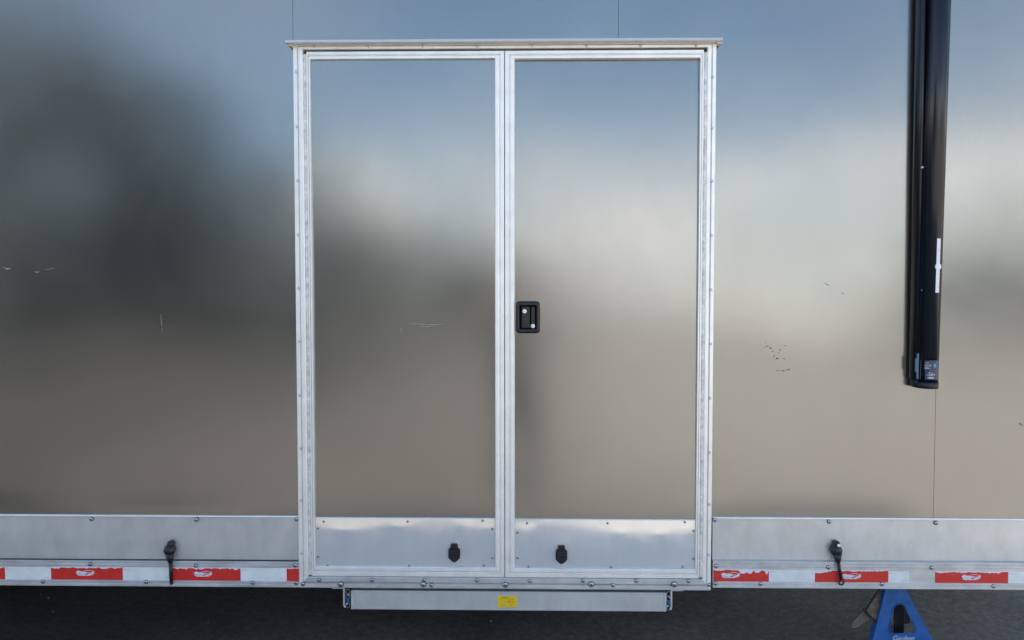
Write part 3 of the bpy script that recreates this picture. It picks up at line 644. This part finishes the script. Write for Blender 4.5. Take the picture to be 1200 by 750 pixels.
def strip_on(z0, z1, u0, u1, m, name, lift=.0006, n=6):           # sticker following the rounded front of the arm
    bm = bmesh.new(); rows = []
    for z in [z0+(z1-z0)*k/8 for k in range(9)]:
        l, r_ = l2(z), r2(z); w = (r_-l)/2; c = (l+r_)/2; row = []
        for i in range(n+1):
            u = u0+(u1-u0)*i/n; a = math.acos(max(-1, min(1, math.copysign(abs(u)**(1/.75), u)))); y = -.022+(YA-.008+.022)*(math.sin(a)**.75)
            row.append(bm.verts.new((c+w*u, y-lift, z)))
        rows.append(row)
    for a_, b__ in zip(rows, rows[1:]):
        for i in range(n): bm.faces.new((a_[i], a_[i+1], b__[i+1], b__[i]))
    return obj(name, bm, m, aw)
YS = YA-.008
# long white strip with a round bulge
zs0, zs1 = vz(1096, 343, YS), vz(1098, 279.5, YS); strip_on(zs0, zs1, .04, .38, M_whitepaint, 'white_sticker')
zm = vz(1097, 312.5, YS); xm = (l2(zm)+r2(zm))/2+(r2(zm)-l2(zm))/2*.22
bm = bmesh.new(); disc(bm, (xm, zm), .0125, YS-.0015, YS+.004, 18); 
for v_ in bm.verts: v_.co.y += (v_.co.x-xm)*.2
obj('white_sticker_disc', bm, M_whitepaint, aw)
for k, q in enumerate((.1, .18, .26, .34, .62, .70, .78, .86, .94)):
    z = zs0+(zs1-zs0)*q; x = (l2(z)+r2(z))/2+(r2(z)-l2(z))/2*.22
    text('-' if k % 3 else '+', x, z, YS-.0005, .013, M_redink, 'sticker_mark', aw, .8)
zl0, zl1 = vz(1089, 445, YS), vz(1089, 422.5, YS); strip_on(zl0, zl1, -.86, .93, M_lblue, 'label')
def onarm(px, py): p = at(px, py, YS-.001); return p.x, p.z
for k, y in enumerate((424.8, 426.9, 428.6, 430.2, 431.8)):
    x, z = onarm(1083.4, y); worn_print(x, x+.018+.004*(k % 3), z, .0036, YS-.0012, M_whitepaint, aw, 9+k)
x, z = onarm(1094, 428.5); bm = bmesh.new()
pts = [(x-.012, z), (x-.004, z+.005), (x+.004, z+.0045), (x+.004, z+.010), (x+.0085, z+.006), (x+.0095, z), (x+.0085, z-.006), (x+.004, z-.010), (x+.004, z-.0045), (x-.004, z-.005)]
prism(bm, pts, YS-.0002, YS+.001); obj('label_emblem', bm, M_cyan, aw)
for wd, y, sz in ((.020, 437.2, .0045), (.032, 439.6, .0075), (.024, 442.8, .0075)):
    x, z = onarm(1090.8, y); worn_print(x-wd/2, x+wd/2, z, sz, YS-.0010, M_whitepaint, aw, int(wd*220)+2)
for px, py in ((1081, 196), (1080.8, 340)):
    p = at(px, py, YB-.008); bm = bmesh.new(); disc(bm, (p.x, p.z), .0035, YB-.010, YB, 10, 0, .001); obj('rivet', bm, M_whitepaint if py < 200 else MATS['hinge_metal'], aw)
# pale worn plastic clip edge on channel foot
for px, ya, yb_, w in ((1074.0, 420, 436, .0024), (1075.8, 414, 444, .0028), (1078.5, 440, 444, .0032)):
    a, b2 = at(px, ya, YB-.004), at(px, yb_, YB-.004); bm = bmesh.new(); box(bm, a.x-w, a.x+w, YB-.008, YB+.004, b2.z, a.z, .001); obj('channel_clip', bm, mat('worn_grey_blue_plastic', (.14, .22, .27), .4), aw)

bm = bmesh.new(); box(bm, XL+.1, 1.0, 2.42, 2.45, .10, .475, .004); obj('far_side_light_blocker', bm, M_body, T)  # added panel, out of view: blocks warm light coming in under the trailer
# underside: frame beam and cross members, dark
bm = bmesh.new(); box(bm, XL+.2, XR-.2, .42, .48, .36, .475); box(bm, XL+.2, XR-.2, 1.98, 2.04, .36, .475); obj('chassis_beam', bm, M_body, T)
bm = bmesh.new()
for k in range(24): x = XL+.4+k*.46; box(bm, x-.025, x+.025, .484, 1.976, .40, .474)
obj('cross_member', bm, M_body, T)

# ---------------------------------------------------------------- jack stand
J = tag(empty('jack_stand', (vx(1052, 740, .16), .28, 0)), 'blue steel jack stand with a triangular hole, standing under the side rail', 'jack stand')
def jobj(name, bm, m, smooth=False):
    o = obj(name, bm, m, None, smooth); o.parent = J; o.matrix_parent_inverse = Matrix.Translation(-J.location); return o
YJ = .14
def jp(px, py, Y=YJ): p = at(px, py, Y); return (p.x, p.z)
TL, TR = jp(1038.6, 692), jp(1061.5, 692); BL, BR = jp(1023.8, 750), jp(1092.5, 750)
def ext(a, b_, z): k = (b_[0]-a[0])/(b_[1]-a[1]); return (a[0]+(z-a[1])*k, z)
zt_ = .40
P = [ext(TL, BL, zt_), ext(TL, BL, .012), ext(TR, BR, .012), ext(TR, BR, zt_)]
# plate with rounded triangular window: outer loop bridged to the inner loop
hole_px = [(1054.5, 707.2), (1049, 709), (1046.6, 713), (1042, 736), (1042.8, 740), (1046, 742.3), (1069.5, 742.3), (1072.6, 740), (1072.8, 736.5), (1061, 712), (1058.5, 708.5)]
inner = [jp(*q) for q in hole_px]
def loop_on_outer(pt, c):                                          # cast from hole centre to the plate edge
    d = Vector((pt[0]-c[0], pt[1]-c[1])); best = None
    for i in range(4):
        a, b_ = Vector(P[i]), Vector(P[(i+1) % 4]); e = b_-a; den = d.x*e.y-d.y*e.x
        if abs(den) < 1e-9: continue
        s = ((a.x-c[0])*e.y-(a.y-c[1])*e.x)/den; u = ((a.x-c[0])*d.y-(a.y-c[1])*d.x)/den
        if s > 0 and -1e-6 <= u <= 1+1e-6 and (best is None or s < best[0]): best = (s, (c[0]+d.x*s, c[1]+d.y*s), i)
    return best
cen = jp(1056, 727)
bm = bmesh.new(); th = .005
seq = []                                                          # inner loop points paired with outer points, corners inserted
for i, pt in enumerate(inner):
    seq.append((pt, loop_on_outer(pt, cen)))
loops = []
for i in range(len(seq)):
    (p0, o0), (p1, o1) = seq[i], seq[(i+1) % len(seq)]
    poly = [p0, o0[1]]; k = o0[2]; guard = 0
    while k != o1[2] and guard < 4:
        poly.append(P[(k+1) % 4]); k = (k+1) % 4; guard += 1
    if guard >= 3:
        poly = [p0, o0[1]]; k = o0[2]
        while k != o1[2]: poly.append(P[k]); k = (k-1) % 4
    poly += [o1[1], p1]; loops.append(poly)
for poly in loops:
    for yy in (YJ, YJ+th): bm.faces.new([bm.verts.new((x, yy, z)) for x, z in poly])
for lp in (inner, P):
    for i in range(len(lp)):
        a, b_ = lp[i], lp[(i+1) % len(lp)]
        bm.faces.new([bm.verts.new(q) for q in ((a[0], YJ, a[1]), (b_[0], YJ, b_[1]), (b_[0], YJ+th, b_[1]), (a[0], YJ+th, a[1]))])
bmesh.ops.remove_doubles(bm, verts=bm.verts, dist=.0002); jobj('front_plate', bm, M_blue)
bm = bmesh.new()                                                  # rolled rim round the window
for i in range(len(inner)):
    a, b_ = inner[i], inner[(i+1) % len(inner)]; tube(bm, (a[0], YJ-.001, a[1]), (b_[0], YJ-.001, b_[1]), .0028, n=6)
jobj('window_rim', bm, M_blue, True)
# folded side flanges and rear plate
M_blued = M_blue
for s, (a, b_) in ((-1, (P[0], P[1])), (1, (P[3], P[2]))):
    bm = bmesh.new(); w = .0035
    va = [(a[0], YJ), (a[0]+s*w, YJ), (a[0]+s*w, YJ+.10), (a[0], YJ+.10)]; vb = [(b_[0], YJ), (b_[0]+s*w, YJ), (b_[0]+s*w, YJ+.27), (b_[0], YJ+.27)]
    A = [bm.verts.new((x, y, a[1])) for x, y in va]; B = [bm.verts.new((x, y, b_[1])) for x, y in vb]
    bm.faces.new(A); bm.faces.new(B[::-1])
    for i in range(4): bm.faces.new((A[i], A[(i+1) % 4], B[(i+1) % 4], B[i]))
    # leave the flank open in the middle like the pressed leg: only a strip along the front edge
    for v_ in bm.verts:
        if v_.co.y > YJ+.2: v_.co.y = YJ+.045
        elif v_.co.y > YJ+.05: v_.co.y = YJ+.03
    jobj('leg_flange', bm, M_blued)
bm = bmesh.new(); cx = (P[0][0]+P[3][0])/2
box(bm, cx+.05, cx+.12, YJ+.24, YJ+.245, .012, .06); 
for s in (-1, 1):
    a = (cx+.07+s*.02, .40); b_ = (cx+.09+s*.03, .012)
    prism(bm, [(a[0]-.018, a[1]), (b_[0]-.018, b_[1]), (b_[0]+.018, b_[1]), (a[0]+.018, a[1])], YJ+.235-0, YJ+.24)
jobj('rear_leg', bm, M_blue)
bm = bmesh.new(); box(bm, cx-.019, cx+.019, YJ+.045, YJ+.075, .10, .43, .003)
for k in range(12): z = .14+k*.022; box(bm, cx-.023, cx-.017, YJ+.042, YJ+.078, z, z+.010, .002)
jobj('ratchet_bar', bm, MATS['dirty_brown_steel'])
bm = bmesh.new(); box(bm, vx(1041, 725, YJ+.1), vx(1058, 725, YJ+.1), YJ+.082, YJ+.12, .06, .43, .003); jobj('ratchet_column', bm, M_body)
bm = bmesh.new(); box(bm, vx(1056, 725, YJ+.16), vx(1067, 725, YJ+.16), YJ+.16, YJ+.165, .155, .262, .002); jobj('back_plate', bm, M_body)
bm = bmesh.new(); box(bm, cx-.055, cx+.055, YJ+.01, YJ+.11, .428, .438, .003); box(bm, cx-.055, cx-.040, YJ+.01, YJ+.11, .438, .452, .002); box(bm, cx+.040, cx+.055, YJ+.01, YJ+.11, .438, .452, .002); jobj('saddle', bm, M_rust)
bm = bmesh.new()
for q in (P[1], P[2]): box(bm, q[0]-.035, q[0]+.035, YJ-.02, YJ+.06, 0.0, .013, .003)
for s in (-1, 1): box(bm, cx+.09+s*.04-.03, cx+.09+s*.04+.03, YJ+.19, YJ+.26, 0, .013, .003)
jobj('foot', bm, M_blue)
# brown release lever guard folded out to the left
def quad3(bm, pts, th_):
    a = [bm.verts.new(p) for p in pts]; b_ = [bm.verts.new((p[0], p[1]+th_, p[2])) for p in pts]; n = len(pts)
    bm.faces.new(a); bm.faces.new(b_[::-1])
    for i in range(n): bm.faces.new((a[i], b_[i], b_[(i+1) % n], a[(i+1) % n]))
def p3(px, py, Y): p = at(px, py, Y); return (p.x, p.y, p.z)
bm = bmesh.new(); quad3(bm, [p3(1031, 690, .17), p3(1014, 715, .15), p3(1026, 729, .15), p3(1031, 712, .155), p3(1040, 690, .17)], .004)
jobj('lever_guard', bm, M_rust)
bm = bmesh.new()
for a, b_ in (((1030.5, 690), (1013.5, 716)), ((1011.5, 713.5), (1027, 729.5))): tube(bm, p3(*a, .148), p3(*b_, .148), .0038, n=8)
jobj('guard_edge', bm, mat('blackened_steel', (.015, .013, .012), .5, .3))
bm = bmesh.new(); quad3(bm, [p3(1011, 716, .16), p3(999, 729, .16), p3(998, 736, .16), p3(1005, 735, .16), p3(1021, 724, .16)], .006); jobj('release_lever', bm, mat('dusty_grey_steel', (.13, .115, .11), .6, .2, noise_scale=40, noise_amt=.3))
p = at(1058.7, 748.3, YJ-.001); o = text('Gardest', p.x, p.z, YJ-.0008, .030, mat('worn_white_lettering', (.45, .50, .58), .5), 'plate_lettering', None, .92, bold=.0006, shear=.1)
o.parent = J; o.matrix_parent_inverse = Matrix.Translation(-J.location)

# ---------------------------------------------------------------- what the metal mirrors: the lot behind the photographer
M_bark = mat('bark', (.09, .07, .055), .9, noise_scale=12, noise_amt=.3)
M_leaf = mat('foliage', (.070, .088, .082), .6, noise_scale=1.2, noise_amt=.35)
def make_tree(name, x, y, h, cr_, n, label, seed):
    rnd = random.Random(seed); t_ = tag(empty(name, (x, y, 0)), label, 'tree')
    bm = bmesh.new(); tube(bm, (0, 0, 0), (0, 0, h*.5), .022*h, .012*h, 10)
    tips = []
    for i in range(11):
        a = 2.4*i; z0 = h*(.22+.25*i/11); L = cr_*rnd.uniform(.6, .95); e = (math.cos(a)*L, math.sin(a)*L, z0+h*rnd.uniform(.12, .38)); tube(bm, (0, 0, z0), e, .008*h, .002*h, 6); tips.append(e)
    obj('trunk', bm, M_bark, t_, True)
    vs, fs = [], []
    cl = []
    for i in range(34):
        a = rnd.uniform(0, 6.283); u = rnd.uniform(0, 1)**.5; z = rnd.uniform(.22, .96); k = math.sin(math.pi*min(1, (z-.1)/.95))**.6
        cl.append((math.cos(a)*u*cr_*k, math.sin(a)*u*cr_*k, z*h, rnd.uniform(.13, .24)*cr_*1.2))
    for i in range(n):
        c = rnd.choice(cl); d = Vector((rnd.gauss(0, 1), rnd.gauss(0, 1), rnd.gauss(0, .8))); d.normalize(); d *= c[3]*rnd.uniform(.4, 1.15)
        p = Vector(c[:3])+d; s = rnd.uniform(.10, .24)*h/8; q = Vector((rnd.gauss(0, 1), rnd.gauss(0, 1), rnd.gauss(0, 1))).normalized(); r_ = q.orthogonal().normalized(); w = q.cross(r_)
        b0 = len(vs); vs += [p-r_*s, p+w*s*.6, p+r_*s, p-w*s*.6]; fs.append((b0, b0+1, b0+2, b0+3))
    me = bpy.data.meshes.new('crown'); me.from_pydata(vs, [], fs); link('crown', me, M_leaf, t_)
make_tree('broadleaf_tree', -14.3, -22, 9.3, 5.4, 16000, 'large dark broadleaf tree mirrored in the metal wall left of the doors', 1)
make_tree('broadleaf_tree', -9.9, -25, 6.5, 4.3, 12000, 'smaller broadleaf tree mirrored in the left wall between the large tree and the doors', 2)
make_tree('broadleaf_tree', .2, -36, 4.0, 3.2, 6000, 'low bushy tree mirrored in the right door left of the bright cloud', 3)
bm = bmesh.new()                                                  # far wooded edge of the lot, one uneven mass of leaves
rnd = random.Random(4); vs, fs = [], []
for i in range(15000):
    x = rnd.uniform(-110, 110); hh = 5.0+3.2*noise.noise(Vector((x*.05, 0, 1)))+1.4*noise.noise(Vector((x*.23, 5, 1)))
    hh *= .26 if -2 < x < 35 else 1.45
    p = Vector((x, -75+rnd.uniform(-5, 5), rnd.random()**.7*hh)); s = rnd.uniform(.35, .8); q = Vector((rnd.gauss(0, .5), 1, rnd.gauss(0, .5))).normalized(); r_ = q.orthogonal().normalized(); w = q.cross(r_)
    b0 = len(vs); vs += [p-r_*s, p+w*s*.6, p+r_*s, p-w*s*.6]; fs.append((b0, b0+1, b0+2, b0+3))
me = bpy.data.meshes.new('woodland'); me.from_pydata(vs, [], fs); bm.free()
tag(link('woodland', me, M_leaf), 'far green woodland edge seen only as a dark band mirrored in the metal', 'woodland', kind='stuff')

# photographer, mirrored as a soft dark figure between the doors
M_skin = mat('skin', (.52, .30, .22), .55); M_shirt = mat('charcoal_shirt', (.04, .042, .05), .9, noise_scale=30, noise_amt=.15); M_jean = mat('dark_jeans', (.035, .045, .07), .9); M_hair = mat('brown_hair', (.03, .02, .014), .7); M_shoe = mat('black_shoe', (.02, .02, .02), .6)
px0, py0 = -.12, -3.66
PS = tag(empty('person', (px0, py0, 0)), 'photographer in dark shirt and jeans mirrored faintly beside the door lock', 'person')
def skinned(name, verts, edges, radii, mats, parent, sub=2, pick=None):
    me = bpy.data.meshes.new(name); me.from_pydata(verts, edges, []); o = bpy.data.objects.new(name, me); C.objects.link(o)
    sk = o.modifiers.new('s', 'SKIN'); sb = o.modifiers.new('b', 'SUBSURF'); sb.levels = sub; sb.render_levels = sub
    for i, r_ in enumerate(radii): me.skin_vertices[0].data[i].radius = (r_ if isinstance(r_, tuple) else (r_, r_)); me.skin_vertices[0].data[i].use_root = (i == 0)
    dg = bpy.context.evaluated_depsgraph_get(); dg.update(); m2 = bpy.data.meshes.new_from_object(o.evaluated_get(dg)); bpy.data.objects.remove(o)
    for m in mats: m2.materials.append(m)
    for p in m2.polygons:
        p.use_smooth = True
        if pick: p.material_index = pick(p.center)
    q = bpy.data.objects.new(name, m2); C.objects.link(q); q.parent = parent; return q
V = [(0,0,.95),(0,0,1.10),(0,-.01,1.28),(0,0,1.42),(0,.01,1.50),(0,.02,1.57),(0,.025,1.66),(0,.015,1.76)]; E = [(i, i+1) for i in range(7)]
Rr = [(.15,.11),(.135,.10),(.16,.115),(.13,.10),(.052,.052),(.062,.075),(.078,.098),(.055,.065)]
def add(p, r_, par): V.append(p); Rr.append(r_); E.append((par, len(V)-1)); return len(V)-1
for s in (-1, 1):
    h_ = add((s*.10, 0, .88), .095, 0); k = add((s*.12, .02, .50), .062, h_); a = add((s*.13, -.01, .10), .043, k); add((s*.135, .12, .04), .040, a)
    sh = add((s*.18, 0, 1.42), .062, 3); el = add((s*.27, .05, 1.22), .046, sh); wr = add((s*.115, .125, 1.52), .030, el); pm = add((s*.085, .15, 1.60), (.026, .034), wr)
    for f_ in range(4): b1 = add((s*(.060-.001*f_), .185-.012*f_, 1.635-.017*f_), .0085, pm); add((s*.036, .178-.012*f_, 1.636-.017*f_), .0075, b1)
def pick(c):
    if c.z < .09: return 3
    if c.z < .97: return 2
    if c.z > 1.47 or (c.y > .09 and c.z > 1.40): return 0
    return 1
skinned('body', V, E, Rr, [M_skin, M_shirt, M_jean, M_shoe], PS, 1, pick)
bm = bmesh.new(); blob(bm, (0, -.012, 1.735), (.088, .105, .085), sub=3); blob(bm, (0, -.06, 1.66), (.082, .055, .09), sub=3); obj('hair', bm, M_hair, PS, True)
bm = bmesh.new()
for s in (-1, 1): blob(bm, (s*.083, .02, 1.655), (.012, .02, .032)); 
blob(bm, (0, .118, 1.615), (.014, .02, .02)); obj('ear', bm, M_skin, PS, True)
bm = bmesh.new(); box(bm, -.068, .068, .135, .185, 1.60, 1.68, .008); box(bm, -.025, .025, .14, .18, 1.68, 1.705, .006); tube(bm, (0, .185, 1.645), (0, .225, 1.645), .034, .036, 20)
cg = obj('camera', bm, M_black); cg.location = (px0, py0, 0); tag(cg, 'black camera held up to the face of the mirrored photographer', 'camera')

# the trailer stands jacked up on the near side and leans a little: it, the stand and the view turn together
bpy.context.view_layer.update()
LEAN = Matrix.Translation((0, .2, 0)) @ Matrix.Rotation(R(-1.8), 4, 'X') @ Matrix.Translation((0, -.2, 0))
for o in (T, J, cam): o.matrix_world = LEAN @ o.matrix_world
for o in (PS, cg): o.location.z += .0; o.location.y += .05; o.scale = (1.055,)*3
